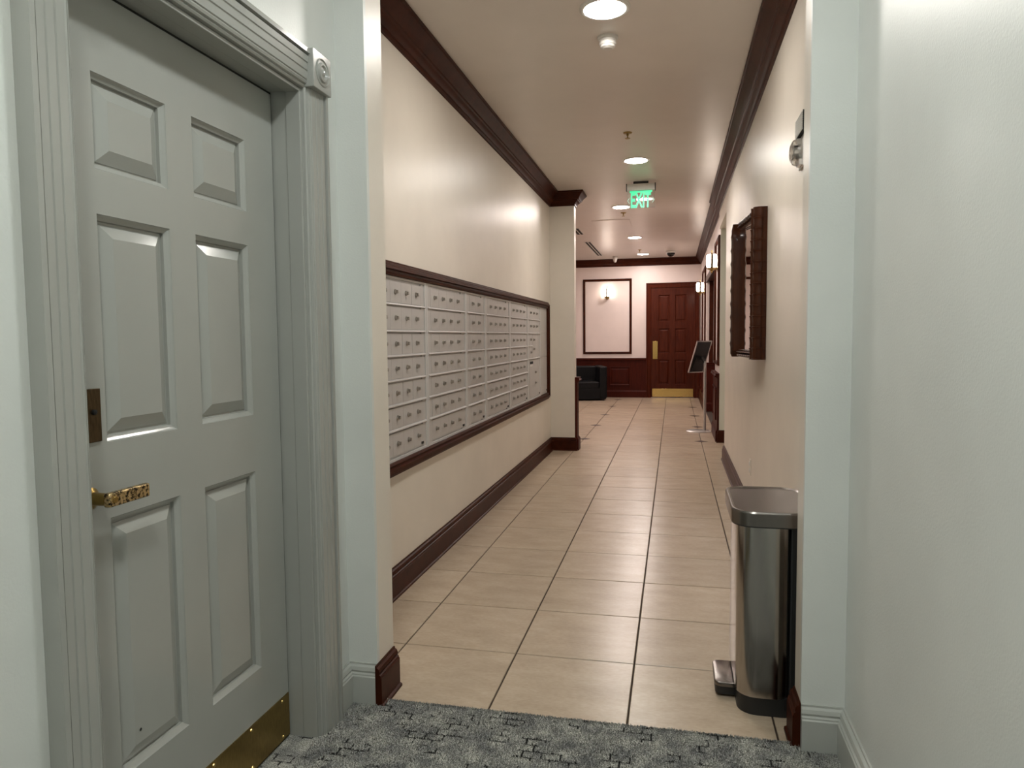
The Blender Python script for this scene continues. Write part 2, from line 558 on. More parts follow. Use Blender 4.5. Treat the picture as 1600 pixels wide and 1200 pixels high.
kp = part(MB().box(DX, DX + 0.006, -3.36, -1.585, 0.035, 0.322), 'kick_plate', M_BRASS_DARK, door1)
for y in (-3.1, -2.75, -2.4, -2.03, -1.67):
    for z in (0.30, 0.06):
        part(MB().lathe([(0.012, 0), (0.009, 0.006), (0.001, 0.008)], (DX + 0.006, y, z), (1, 0, 0), 10), 'screw', M_BRASS, kp)
lp = part(MB().box(DX, DX + 0.012, -3.19, -3.105, 2.25, 2.49), 'lock_plate', M_BRONZE, door1, bevel=0.003)
part(MB().lathe([(0.012, 0), (0.012, 0.01), (0.004, 0.014)], (DX + 0.012, -3.15, 2.385), (1, 0, 0), 12), 'keyhole', M_DARK, lp)
lev = MB().box(DX + 0.10, DX + 0.135, -3.215, -2.965, 1.972, 2.035)
h = part(lev, 'lever_handle', M_LEVER, door1, bevel=0.008)
part(MB().lathe([(0.05, 0), (0.05, 0.015), (0.03, 0.03), (0.028, 0.105)], (DX, -3.19, 2.003), (1, 0, 0), 20), 'handle_rose', M_BRASS_DARK, h)
part(MB().lathe([(0.016, 0), (0.014, 0.006), (0.006, 0.006)], (DX + 0.135, -3.185, 2.003), (1, 0, 0), 14), 'key_cylinder', M_BRASS, h)
part(MB().lathe([(0.008, 0), (0.004, 0.003)], (DX - 0.006, -2.93, 0.80), (1, 0, 0), 10), 'paint_chip', M_DARK, door1)
# jamb lining and fluted casing
jm = MB()
jm.box(-0.36, -0.33, -3.42, -1.53, 0, 4.32).box(-0.34, -0.04, -1.565, -1.55, 0, 4.30).box(-0.34, -0.04, -3.401, -3.386, 0, 4.30).box(-0.34, -0.04, -3.386, -1.565, 4.285, 4.30)
jm.box(-0.13, -0.03, -1.570, -1.54, 0, 4.29).box(-0.13, -0.03, -3.41, -3.379, 0, 4.29).box(-0.13, -0.03, -3.41, -1.54, 4.278, 4.30)
part(jm, 'door_jamb', M_SAGE_TRIM, door1, smooth=False, bevel=0.004)
CAS = [(0, 0), (0, 0.03), (0.010, 0.038), (0.020, 0.034), (0.024, 0.048), (0.036, 0.054), (0.046, 0.050), (0.050, 0.057), (0.092, 0.060), (0.096, 0.055),
       (0.100, 0.055), (0.104, 0.062), (0.142, 0.064), (0.146, 0.059), (0.150, 0.059), (0.154, 0.066), (0.192, 0.068), (0.196, 0.046), (0.202, 0.046), (0.206, 0.080), (0.232, 0.080), (0.232, 0)]
part(MB().prism([(-0.04 + v, -1.548 + u) for u, v in CAS], 2, 0, 4.318), 'casing', M_SAGE_TRIM, door1)
part(MB().prism([(-0.04 + v, -3.402 - u) for u, v in CAS], 2, 0, 4.318), 'casing', M_SAGE_TRIM, door1)
part(MB().prism([(-0.04 + v, 4.305 + u) for u, v in CAS], 1, -3.415, -1.535), 'casing', M_SAGE_TRIM, door1)
for y0 in (-1.548, -3.642):
    rb = part(MB().box(-0.04, 0.062, y0 + (0.002 if y0 > -2 else -0.004), y0 + 0.242, 4.31, 4.55), 'corner_block', M_SAGE_TRIM, door1, bevel=0.004)
    part(MB().lathe([(0.088, -0.002), (0.088, 0.003), (0.082, 0.008), (0.078, -0.001), (0.066, -0.003), (0.058, 0.012), (0.046, 0.014), (0.036, 0.002), (0.024, 0.004), (0.012, 0.014), (0.001, 0.016)],
                    (0.062, y0 + 0.121, 4.43), (1, 0, 0), 28), 'rosette', M_SAGE_TRIM, rb)

# ------------------------------------------------------------------ carpet
carpet = tag(MB().box(-0.04, 3.385, -9.0, -1.0, 0.006, 0.016).box(-0.235, -0.04, -3.38, -1.57, 0.006, 0.016).build('carpet', M_CARPET, None, smooth=False),
             'grey flecked carpet with dark broken dashes in front of the tiles', 'carpet')
tv, tf = [], []
for k in range(34000):
    x = rnd.uniform(-0.03, 3.37)
    y = -1.0 - abs(rnd.gauss(0, 1)) * 0.012 if k < 2500 else rnd.uniform(-1.95, -1.0)
    if k < 2500:
        y += 0.010
    a = rnd.uniform(0, 6.283)
    r, hgt = 0.0055, rnd.uniform(0.010, 0.021)
    lx, ly = rnd.gauss(0, 0.005), rnd.gauss(0, 0.005)
    n = len(tv)
    for q in range(3):
        tv.append((x + r * math.cos(a + q * 2.094), y + r * math.sin(a + q * 2.094), 0.012))
    tv.append((x + lx, y + ly, 0.012 + hgt))
    tf += [(n, n + 1, n + 3), (n + 1, n + 2, n + 3), (n + 2, n, n + 3)]
pm = MB()
pm.v, pm.f = tv, tf
pile = part(pm, 'pile', M_CARPET, carpet, smooth=False)
pile['kind'] = 'stuff'

# ------------------------------------------------------------------ mailboxes
ZR = [3.315, 3.052, 2.772, 2.510, 2.252, 1.993, 1.730, 1.445]      # row lines
lock_me = MB().lathe([(0.027, 0), (0.027, 0.012), (0.020, 0.016), (0.017, 0.036), (0.002, 0.038)], (0, 0, 0), (1, 0, 0), 12).build('lock', M_NICKEL, None)
lock_mesh = lock_me.data
bpy.data.objects.remove(lock_me)
door_meshes = {}
PX = XL - 0.006
def mail_door(root, y0, y1, z0, z1, name='mailbox_door', locks=None, seam=1):
    b = root.location / S
    key = (round(y1 - y0, 3), round(z1 - z0, 3), seam)
    loc = (PX - b.x, y0 - b.y, z0 - b.z)
    if key not in door_meshes:
        o = MB().box(0, 0.018, 0.0014 * seam, key[0] - 0.0014 * seam, 0.002, key[1]).build(name, M_MAILBOX, root, loc=loc, smooth=False)
        door_meshes[key] = o.data
    else:
        o = link(door_meshes[key], name, root, loc)
    for ly, lz in (locks or [((y1 - y0) * 0.45, (z1 - z0) * 0.52)]):
        link(lock_mesh, 'lock', o, (0.018, ly, lz))
    return o

def unit(y0, y1, label):
    t = thing('mailbox_unit', label, 'mailbox', (XL, (y0 + y1) / 2, 1.41), 0, 'mailbox units in the long wall bank')
    f = MB()
    f.box(XL - 0.06, PX, y0, y1, 1.41, 3.345)
    f.box(PX - 0.02, XL + 0.022, y0, y0 + 0.05, 1.41, 3.345).box(PX - 0.02, XL + 0.022, y1 - 0.05, y1, 1.41, 3.345)
    f.box(PX - 0.02, XL + 0.018, y0, y1, 3.318, 3.345).box(PX - 0.02, XL + 0.018, y0, y1, 1.41, 1.442)
    part(f, 'unit_frame', M_MAILFRAME, t, bevel=0.004, smooth=False)
    return t
def rail(t, y0, y1, z):
    part(MB().prism([(PX - 0.01, z - 0.010), (XL + 0.020, z - 0.008), (XL + 0.030, z + 0.000), (XL + 0.026, z + 0.010), (PX + 0.018, z + 0.019), (PX - 0.01, z + 0.019)], 1, y0, y1), 'row_rail', M_MAILBOX, t)
def badge(t, y, z=1.475):
    part(MB().box(PX + 0.018, PX + 0.024, y, y + 0.07, z, z + 0.03), 'maker_plate', M_DARK, t)
LOOSE = {(0.46, 0, 4), (0.46, 2, 3), (0.46, 4, 3), (2.21, 5, 0), (3.87, 1, 1)}
def fill_unit(t, y0, y1, n, ys, ye):
    d = (ye - ys) / n
    part(MB().box(PX, XL + 0.010, y0 + 0.05, ys, 1.442, 3.318), 'side_strip', M_MAILBOX, t, smooth=False)
    part(MB().box(PX, XL + 0.010, ye, y1 - 0.05, 1.442, 3.318), 'side_strip', M_MAILBOX, t, smooth=False)
    for r in range(7):
        if r:
            rail(t, y0 + 0.05, y1 - 0.05, ZR[r])
        for k in range(n):
            mail_door(t, ys + k * d, ys + (k + 1) * d, ZR[r + 1] + 0.02, ZR[r] - 0.022, seam=6 if (round(y0, 2), r, k) in LOOSE else 1)
u1 = unit(0.46, 2.20, 'mailbox unit nearest the doorway, cut off by the pale wall edge')
fill_unit(u1, 0.46, 2.20, 5, 0.50, 2.05)
badge(u1, 1.98)
u2 = unit(2.21, 3.86, 'wide mailbox unit second from the doorway, four locks per row')
fill_unit(u2, 2.21, 3.86, 4, 2.38, 3.65)
badge(u2, 3.66)
u3 = unit(3.87, 4.92, 'narrow mailbox unit with only two locks in each row')
fill_unit(u3, 3.87, 4.92, 2, 4.08, 4.72)
badge(u3, 4.74)
u4 = unit(4.93, 6.62, 'wide four-lock mailbox unit just beyond the narrow two-lock unit')
fill_unit(u4, 4.93, 6.62, 4, 5.11, 6.39)
badge(u4, 6.42)
u5 = unit(6.63, 8.24, 'four-lock mailbox unit beside the unit with the outgoing mail slot')
fill_unit(u5, 6.63, 8.24, 4, 6.77, 8.02)
badge(u5, 8.05)
u6 = unit(8.25, 9.62, 'far mailbox unit with parcel lockers and a dark outgoing mail slot')
for sy in ((8.30, 8.40), (9.38, 9.57)):
    part(MB().box(PX, XL + 0.010, sy[0], sy[1], 1.442, 3.318), 'side_strip', M_MAILBOX, u6, smooth=False)
for r in range(4):
    if r:
        rail(u6, 8.30, 9.57 if r != 3 else 8.72, ZR[r])
    for k in range(3 if r < 2 else 1):
        mail_door(u6, 8.40 + k * 0.325, 8.40 + (k + 1) * 0.325, ZR[r + 1] + 0.02, ZR[r] - 0.014)
mail_door(u6, 8.74, 9.36, ZR[4] + 0.02, ZR[2] - 0.014, 'parcel_door', [(0.12, 0.37), (0.12, 0.18)])
rail(u6, 8.30, 9.57, ZR[4])
om = mail_door(u6, 8.42, 9.36, ZR[7] + 0.02, ZR[4] - 0.02, 'outgoing_door', [(0.6, 0.50), (0.6, 0.28)])
part(MB().box(XL + 0.006, XL + 0.017, 8.46, 8.78, 2.15, 2.20), 'mail_slot', M_DARK, om)
part(MB().box(XL + 0.006, XL + 0.015, 8.46, 8.76, 2.10, 2.145), 'slot_label', M_WHITEP, om)
badge(u6, 9.44)
u7 = thing('blank_panel', 'plain grey blank panel at the far end of the mailbox bank', 'panel', (XL, 10.0, 1.41))
part(MB().box(XL - 0.01, XL + 0.004, 9.63, 10.47, 1.41, 3.345), 'backing', M_MAILFRAME, u7, smooth=False)
part(MB().box(XL, XL + 0.014, 9.66, 10.44, 2.79, 3.33), 'cover', M_MAILBOX, u7, smooth=False, bevel=0.003)
part(MB().box(XL, XL + 0.014, 9.66, 10.44, 2.27, 2.78), 'cover', M_MAILBOX, u7, smooth=False, bevel=0.003)
part(MB().box(XL, XL + 0.014, 9.66, 10.44, 1.43, 2.26), 'cover', M_MAILBOX, u7, smooth=False, bevel=0.003)
badge(u7, 10.33)

mf = thing('mailbox_surround', 'mahogany moulded frame around the long bank of grey mailboxes', 'frame', (XL, 5.6, 1.3))
MFP = [(0, 0.001), (0, 0.045), (0.02, 0.055), (0.03, 0.045), (0.05, 0.045), (0.06, 0.075), (0.085, 0.075), (0.095, 0.055), (0.115, 0.055), (0.125, 0.035), (0.145, 0.03), (0.145, 0.001)]
def bar(path, prof):
    return MB().sweep(path, (1, 0, 0), prof, closed=True)
m_rect = [(XL, 0.45, 1.415), (XL, 10.47, 1.415), (XL, 10.47, 3.345), (XL, 0.45, 3.345)]
part(bar(m_rect, flip(MFP)), 'moulding', M_MAHOG, mf)

# ------------------------------------------------------------------ far wall: door, panelling
def back_map(u, v, d):
    return (u, YB - d, v)
door2 = bpy.data.objects.new('door_2', None)
COL.objects.link(door2)
door2['kind'] = 'structure'
door2.location = Vector((2.25, YB, 0)) * S
s2 = MB()
P2 = [(a, b, c, d) for a, b in ((1.655, 2.125), (2.36, 2.83)) for c, d in ((3.322, 4.46), (1.94, 3.01), (0.58, 1.66))]
relief(s2, lambda u, v, d: (u, YB - 0.04 - d, v), 1.345, 3.16, 0.03, 4.76, P2, [(0.02, -0.03), (0.04, -0.035), (0.10, -0.008)])
s2.box(1.345, 3.16, YB - 0.004, YB, 0.03, 4.76)
part(s2, 'door_slab', M_MAHOG_V, door2, angle=20)
DC = [(0, 0), (0, 0.06), (0.03, 0.075), (0.05, 0.06), (0.15, 0.075), (0.17, 0.10), (0.22, 0.10), (0.22, 0)]
part(MB().sweep([(1.345, YB, 0), (1.345, YB, 4.765), (3.16, YB, 4.765), (3.16, YB, 0)], (0, -1, 0), DC), 'casing', M_MAHOG_V, door2)
part(MB().box(1.41, 1.62, YB - 0.055, YB - 0.04, 1.69, 2.47), 'push_plate', M_BRASS, door2, bevel=0.004)
part(MB().box(1.39, 3.13, YB - 0.052, YB - 0.04, 0.04, 0.40), 'kick_plate', M_BRASS, door2, bevel=0.003)

FR = [(0, 0), (0, 0.035), (0.02, 0.055), (0.045, 0.045), (0.06, 0.06), (0.085, 0.05), (0.10, 0.025), (0.10, 0)]
def wall_frame(name, pts, N, cpts, prof=FR):
    c = [Vector(p) for p in pts]
    cen = sum(c, Vector()) / 4
    s = Vector(N).cross(c[1] - c[0])
    p = prof if s.dot(cen - c[0]) > 0 else flip(prof)
    return struct(MB().sweep(pts, N, p, closed=True), name, M_MAHOG)
wall_frame('trim_3', [(-1.632, YB, 1.915), (0.505, YB, 1.915), (0.505, YB, 5.21), (-1.632, YB, 5.21)], (0, -1, 0), None)
wall_frame('trim_4', [(-4.2, YB, 1.915), (-1.95, YB, 1.915), (-1.95, YB, 5.21), (-4.2, YB, 5.21)], (0, -1, 0), None)
wall_frame('trim_5', [(3.43, 13.0, 1.93), (3.43, 14.75, 1.93), (3.43, 14.75, 5.20), (3.43, 13.0, 5.20)], (-1, 0, 0), None)
wall_frame('trim_6', [(3.43, 21.1, 1.93), (3.43, 23.6, 1.93), (3.43, 23.6, 5.20), (3.43, 21.1, 5.20)], (-1, 0, 0), None)

RAIL = [(0, 0), (0.07, 0), (0.07, 0.02), (0.11, 0.03), (0.115, 0.06), (0.09, 0.075), (0.09, 0.085), (0.10, 0.10), (0.095, 0.115), (0, 0.115)]
def wainscot(name, path, side, spans):
    """panelling along a wall path; spans: (start point, end point) of each recessed panel"""
    prof = [(0, 0), (0.085, 0), (0.085, 0.26), (0.06, 0.30), (0.05, 0.32), (0.05, 1.625), (0, 1.625)]
    rp = [(u, v + 1.622) for u, v in RAIL]
    if side < 0:
        prof, rp = flip(prof), flip(rp)
    pts = [(x, y, 0) for x, y in path]
    o = struct(MB().sweep(pts, (0, 0, 1), prof), name, M_MAHOG_P, angle=12)
    o2 = MB().sweep(pts, (0, 0, 1), rp)
    part(o2, 'chair_rail', M_MAHOG_P, o)
    for (a, b, N) in spans:
        a, b, N = Vector((*a, 0)), Vector((*b, 0)), Vector(N)
        off = N * 0.05
        q = [a + off + Vector((0, 0, 0.53)), b + off + Vector((0, 0, 0.53)), b + off + Vector((0, 0, 1.36)), a + off + Vector((0, 0, 1.36))]
        s = N.cross(q[1] - q[0])
        pr = [(0, -0.01), (0, 0.03), (0.02, 0.035), (0.05, 0.012), (0.075, 0.008), (0.075, -0.01)]
        if s.dot(q[2] - q[0]) < 0:
            pr = flip(pr)
        mb = MB().sweep(q, N, pr, closed=True)
        t = (b - a).normalized()
        i0, i1 = a + t * 0.13, b - t * 0.13
        z0, z1 = 0.66, 1.23
        front = [i0 + N * 0.066, i1 + N * 0.066]
        mb.rings([[i0 - t * 0.045 + N * 0.05 + Vector((0, 0, z0 - 0.045)), i1 + t * 0.045 + N * 0.05 + Vector((0, 0, z0 - 0.045)), i1 + t * 0.045 + N * 0.05 + Vector((0, 0, z1 + 0.045)), i0 - t * 0.045 + N * 0.05 + Vector((0, 0, z1 + 0.045))],
                  [front[0] + Vector((0, 0, z0)), front[1] + Vector((0, 0, z0)), front[1] + Vector((0, 0, z1)), front[0] + Vector((0, 0, z1))]])
        part(mb, 'panel', M_MAHOG_P, o, smooth=False)
    return o
wainscot('trim_7', [(1.125, YB), (-4.5, YB)], 1, [((x, YB), (x + 0.9, YB), (0, -1, 0)) for x in (-0.47, -1.75, -3.03, -4.2)])
wainscot('trim_8', [(3.43, 12.95), (3.43, 14.95)], 1, [((3.43, 13.25), (3.43, 14.65), (-1, 0, 0))])
wainscot('trim_9', [(3.8, 20.6), (3.43, 20.6), (3.43, YB - 0.06)], 1, [((3.43, y), (3.43, y + 1.2), (-1, 0, 0)) for y in (20.95, 22.6, 24.3)])
wainscot('trim_10', [(0.025, 11.05), (0.025, 11.33), (-0.5, 11.33)], -1, [])
# dark lined recess with lift doors in the right lobby wall
lift = bpy.data.objects.new('door_3', None)
COL.objects.link(lift)
lift['kind'] = 'structure'
lift.location = Vector((3.8, 17.7, 0)) * S
part(MB().box(3.43, 3.8, 14.95, 20.6, 4.60, 4.68).box(3.40, 3.44, 14.87, 20.68, 4.55, 4.75), 'header_lining', M_MAHOG, lift, smooth=False, bevel=0.01)
part(MB().box(3.52, 3.66, 20.50, 20.6, 1.74, 4.6), 'jamb_post', M_MAHOG, lift, smooth=False, bevel=0.01)
part(MB().box(3.76, 3.8, 15.4, 15.7, 0, 4.4).box(3.76, 3.8, 19.4, 19.7, 0, 4.4).box(3.76, 3.8, 15.4, 19.7, 4.3, 4.55), 'casing', M_MAHOG, lift, smooth=False)
for y in (15.7, 17.56):
    part(MB().box(3.775, 3.8, y, y + 1.84, 0.02, 4.3), 'door_leaf', M_ALU, lift, smooth=False, bevel=0.006)

# ------------------------------------------------------------------ lamps
def downlight(x, y, label, m, r=0.215):
    t = thing('ceiling_light', label, 'light', (x, y, CEIL), 0, 'recessed ceiling lights')
    part(MB().lathe([(r + 0.045, 0.0), (r + 0.045, -0.008), (r + 0.02, -0.022), (r, -0.02), (r - 0.006, -0.004), (r - 0.006, 0.0)], (x, y, CEIL), (0, 0, 1), 32), 'trim_ring', M_WHITEP, t)
    part(MB().lathe([(r - 0.004, -0.003), (r - 0.01, -0.012)], (x, y, CEIL), (0, 0, 1), 32), 'lens', m, t)
downlight(1.60, 1.77, 'round recessed ceiling light nearest the camera, by the smoke detector', M_LENS_C)
downlight(1.585, 8.31, 'round recessed ceiling light just in front of the exit sign', M_LENS_C)
downlight(0.96, 13.25, 'round recessed ceiling light just beyond the exit sign, left of centre', M_LENS_L)
downlight(0.99, 19.2, 'round recessed ceiling light halfway across the far lobby ceiling', M_LENS_L)
downlight(1.06, 24.4, 'round recessed ceiling light closest to the far wall moulding', M_LENS_L)
downlight(-2.6, 19.2, 'unseen fill light added to the lobby ceiling left of the pier', M_LENS_L)  # extra lamp out of view, added to brighten the lobby
downlight(1.78, -2.75, 'round recessed foyer ceiling light above the carpet by the door', M_LENS_F)
downlight(1.78, -5.9, 'unseen fill light added to the foyer ceiling behind the camera', M_LENS_B)  # lamp added out of view to brighten the wall faces turned this way
t = thing('ceiling_light', 'round recessed light in the side passage ceiling', 'light', (4.5, 11.6, 5.33), 0, 'recessed ceiling lights')
part(MB().lathe([(0.25, 0.0), (0.25, -0.02), (0.2, -0.02), (0.2, 0.0)], (4.5, 11.6, 5.33), (0, 0, 1), 28), 'trim_ring', M_WHITEP, t)
part(MB().lathe([(0.2, -0.003), (0.19, -0.012)], (4.5, 11.6, 5.33), (0, 0, 1), 28), 'lens', glow('passage_lamp_lens', (1, 0.97, 0.85), 14), t)

def sconce(x, y, z, N, label):
    t = thing('wall_sconce', label, 'sconce', (x, y, z), 0, 'wall sconces in the lobby')
    N = Vector(N)
    w0 = Vector((x, y, z))
    c = w0 + N * 0.17
    part(MB().lathe([(0.09, 0), (0.09, 0.02), (0.06, 0.035), (0.02, 0.04)], w0 + Vector((0, 0, -0.2)), N, 20), 'wall_plate', M_BRASS_DARK, t)
    part(MB().cyl(w0 + Vector((0, 0, -0.2)) + N * 0.02, c + Vector((0, 0, -0.21)), 0.02, 10), 'arm', M_BRASS_DARK, t)
    part(MB().lathe([(0.10, -0.17), (0.128, -0.14), (0.138, 0), (0.132, 0.15), (0.11, 0.175), (0.09, 0.175)], c, (0, 0, 1), 24), 'glass_shade', M_GLASS_S, t)
    part(MB().lathe([(0.015, -0.30), (0.03, -0.28), (0.02, -0.255), (0.06, -0.225), (0.13, -0.19), (0.14, -0.165), (0.10, -0.165)], c, (0, 0, 1), 20), 'cup', M_BRASS_DARK, t)
    part(MB().lathe([(0.05, 0.172), (0.04, 0.19), (0.012, 0.205), (0.012, 0.255), (0.02, 0.27), (0.002, 0.29)], c, (0, 0, 1), 14), 'finial', M_BRASS_DARK, t)
    for k in range(4):
        a = math.pi / 2 * k
        dx, dy = math.cos(a), math.sin(a)
        p = c + Vector((dx, dy, 0)) * 0.139
        q = Vector((-dy, dx, 0)) * 0.030
        e = Vector((dx, dy, 0)) * 0.008
        part(MB().rings([[p - q + Vector((0, 0, h)), p + q + Vector((0, 0, h)), p + q + e + Vector((0, 0, h)), p - q + e + Vector((0, 0, h))] for h in (-0.175, 0.175)]), 'strap', M_BRONZE, t, smooth=False)
sconce(-0.565, YB, 4.60, (0, -1, 0), 'lit glass sconce centred in the moulded panel on the far wall')
sconce(3.43, 13.75, 4.62, (-1, 0, 0), 'lit glass sconce on the right lobby wall nearer the camera')
sconce(3.43, 22.3, 4.50, (-1, 0, 0), 'lit glass sconce on the right wall beside the far mahogany door')

# ------------------------------------------------------------------ exit sign
EX, EY = 1.59, 10.3
t = thing('exit_sign', 'clear hanging sign with green EXIT letters below a white housing', 'sign', (EX, EY, CEIL))
part(MB().box(EX - 0.16, EX + 0.16, EY - 0.05, EY + 0.05, CEIL - 0.05, CEIL), 'ceiling_mount', M_BLACKP, t, smooth=False)
part(MB().box(EX - 0.30, EX + 0.30, EY - 0.06, EY + 0.06, CEIL - 0.19, CEIL - 0.05), 'housing', M_WHITEP, t, smooth=False, bevel=0.006)
for s in (-1, 1):
    part(MB().box(EX + s * 0.308 - 0.01, EX + s * 0.308 + 0.01, EY - 0.065, EY + 0.065, CEIL - 0.195, CEIL - 0.045), 'end_cap', M_BLACKP, t, smooth=False)
pan = part(MB().box(EX - 0.30, EX + 0.30, EY - 0.008, EY + 0.008, CEIL - 0.56, CEIL - 0.19), 'acrylic_panel', M_ACRYLIC, t, smooth=False)
part(MB().box(EX - 0.24, EX + 0.24, EY - 0.014, EY - 0.009, CEIL - 0.235, CEIL - 0.195), 'glow_band', M_EXIT, t, smooth=False)
def text_mesh(body, name, m, root, centre, width, height, depth=0.006):
    cu = bpy.data.curves.new(name, 'FONT')
    cu.body = body
    cu.align_x = 'CENTER'
    cu.align_y = 'CENTER'
    cu.size = 1
    cu.offset = 0.03
    cu.extrude = 0.01
    o = bpy.data.objects.new(name, cu)
    COL.objects.link(o)
    bpy.context.view_layer.update()
    me = bpy.data.meshes.new_from_object(o.evaluated_get(bpy.context.evaluated_depsgraph_get()))
    bpy.data.objects.remove(o)
    xs = [v.co.x for v in me.vertices]
    ys = [v.co.y for v in me.vertices]
    cx, cy = (min(xs) + max(xs)) / 2, (min(ys) + max(ys)) / 2
    sx, sy = width / (max(xs) - min(xs)), height / (max(ys) - min(ys))
    rl = root.location / S
    for v in me.vertices:
        x, y, z = v.co
        v.co = Vector((centre[0] - rl.x + (x - cx) * sx, centre[1] - rl.y - z * depth / 0.01, centre[2] - rl.z + (y - cy) * sy)) * S
    me.materials.clear()
    me.materials.append(m)
    return link(me, name, root)
text_mesh('EXIT', 'lettering', M_EXIT, t, (EX, EY - 0.013, CEIL - 0.395), 0.43, 0.33)
for s in (-1, 1):
    ch = MB()
    x0, x1 = EX + s * 0.235, EX + s * 0.285
    zc = CEIL - 0.40
    for k in (-1, 1):
        ch.rings([[(x0, EY - 0.015, zc + k * 0.06), (x0 + s * 0.018, EY - 0.015, zc + k * 0.06), (x1 + s * 0.010, EY - 0.015, zc), (x1 - s * 0.012, EY - 0.015, zc)],
                  [(x0, EY - 0.009, zc + k * 0.06), (x0 + s * 0.018, EY - 0.009, zc + k * 0.06), (x1 + s * 0.010, EY - 0.009, zc), (x1 - s * 0.012, EY - 0.009, zc)]])
    part(ch, 'chevron', M_EXITG, t, smooth=False)

# ------------------------------------------------------------------ small ceiling fittings
t = thing('smoke_detector', 'white smoke detector on the ceiling behind the nearest light', 'detector', (1.565, 2.5, CEIL))
part(MB().lathe([(0.115, 0), (0.115, -0.02), (0.10, -0.03)], (1.565, 2.5, CEIL), (0, 0, 1), 28), 'base', M_WHITEP, t)
part(MB().lathe([(0.098, -0.025), (0.098, -0.05), (0.088, -0.055), (0.088, -0.065), (0.096, -0.07), (0.092, -0.09), (0.084, -0.094), (0.084, -0.10), (0.08, -0.115), (0.05, -0.13), (0.002, -0.132)], (1.565, 2.5, CEIL), (0, 0, 1), 28), 'sensor_head', M_WHITEP, t)
def sprinkler(x, y, label):
    t = thing('sprinkler', label, 'sprinkler', (x, y, CEIL), 0, 'pendent ceiling sprinklers')
    part(MB().lathe([(0.075, 0), (0.07, -0.012), (0.03, -0.02)], (x, y, CEIL), (0, 0, 1), 20), 'escutcheon', M_BRASS_DARK, t)
    part(MB().lathe([(0.02, -0.015), (0.018, -0.05), (0.01, -0.055), (0.01, -0.09)], (x, y, CEIL), (0, 0, 1), 12), 'stem', M_BRASS_DARK, t)
    part(MB().lathe([(0.012, -0.088), (0.045, -0.092), (0.042, -0.098), (0.005, -0.10)], (x, y, CEIL), (0, 0, 1), 14), 'deflector', M_BRASS_DARK, t)
sprinkler(1.545, 6.4, 'small brass ceiling sprinkler in the corridor in front of the exit sign')
sprinkler(0.95, 14.2, 'small ceiling sprinkler just past the first light beyond the exit sign')
sprinkler(0.99, 22.9, 'small ceiling sprinkler in front of the light nearest the far wall')
t = thing('dome_camera', 'black dome camera on the ceiling above the far mahogany door', 'camera', (2.17, 23.6, CEIL))
part(MB().lathe([(0.20, 0), (0.20, -0.05), (0.175, -0.085)], (2.17, 23.6, CEIL), (0, 0, 1), 24), 'housing', M_WHITEP, t)
part(MB().lathe([(0.165, -0.07), (0.16, -0.13), (0.12, -0.19), (0.06, -0.225), (0.002, -0.235)], (2.17, 23.6, CEIL), (0, 0, 1), 24), 'dome', plain('smoked_dome', (0.008, 0.008, 0.009), 0.1), t)
t = thing('motion_sensor', 'small white motion sensor hanging before the far crown moulding', 'sensor', (-0.12, 24.9, CEIL))
part(MB().lathe([(0.10, 0), (0.10, -0.05), (0.03, -0.06)], (-0.12, 24.9, CEIL), (0, 0, 1), 18), 'bracket', M_WHITEP, t)
part(MB().lathe([(0.10, -0.055), (0.09, -0.12), (0.05, -0.24), (0.02, -0.26)], (-0.12, 24.9, CEIL), (0, 0, 1), 18), 'sensor_body', M_WHITEP, t)
def slot(y0, y1, label):
    t = thing('slot_diffuser', label, 'vent', (-0.7, (y0 + y1) / 2, CEIL), 0, 'linear slot air diffusers')
    part(MB().box(-0.84, -0.56, y0, y1, CEIL - 0.012, CEIL + 0.01), 'frame', M_WHITEP, t, smooth=False, bevel=0.004)
    for x in (-0.79, -0.68):
        part(MB().box(x, x + 0.075, y0 + 0.05, y1 - 0.05, CEIL - 0.016, CEIL - 0.010), 'slot', M_DARK, t, smooth=False)
slot(16.6, 18.0, 'short black slot air diffuser in the ceiling close to the pier')
slot(19.9, 24.4, 'long black slot air diffuser in the ceiling towards the far wall')

# ------------------------------------------------------------------ right corridor wall
# framed mirror hanging slightly off the wall at its far side
mr = thing('wall_mirror', 'rectangular mirror with a thick dark bamboo frame on the right wall', 'mirror', (3.388, 3.29, 2.40), math.radians(5.4))
ML, MH, BW = 1.42, 1.83, 0.25
def bar_profile():
    pts = [(0.0, 0.0), (0.0, 0.045), (0.008, 0.05), (0.006, 0.06)]
    for k in range(9):
        a = math.pi * (1 - k / 8)
        pts.append((0.088 + 0.088 * math.cos(a), 0.068 + 0.085 * math.sin(a)))
    for k in range(7):
        a = math.pi * (1 - k / 6)
        pts.append((0.215 + 0.038 * math.cos(a), 0.115 + 0.045 * math.sin(a)))
    for k in range(5):
        a = math.pi * (1 - k / 4)
        pts.append((0.283 + 0.026 * math.cos(a), 0.095 + 0.03 * math.sin(a)))
    pts += [(0.31, 0.05), (0.31, 0.0)]
    return pts
BP = [(w_ * 0.25 / 0.31, d_) for w_, d_ in bar_profile()]
def bamboo(a0, a1, place, step=0.135):
    n = max(1, round((a1 - a0) / step))
    rings = []
    def ring(t, s):
        out = []
        for w_, d_ in BP:
            cw, cd = 0.125, 0.05
            k = s if d_ > 0.04 else 1
            out.append(place(t, cw + (w_ - cw) * (1 + (k - 1) * 0.5), cd + (d_ - cd) * k))
        return out
    for i in range(n):
        b0 = a0 + (a1 - a0) * i / n
        b1 = a0 + (a1 - a0) * (i + 1) / n
        rings += [ring(b0, 1.035), ring(b0 + 0.008, 1.05), ring(b0 + 0.013, 0.955), ring(b0 + 0.03, 0.985), ring((b0 + b1) / 2, 0.965), ring(b1 - 0.02, 0.985), ring(b1 - 0.006, 1.0)]
    rings.append(ring(a1, 1.0))
    return MB().rings(rings)
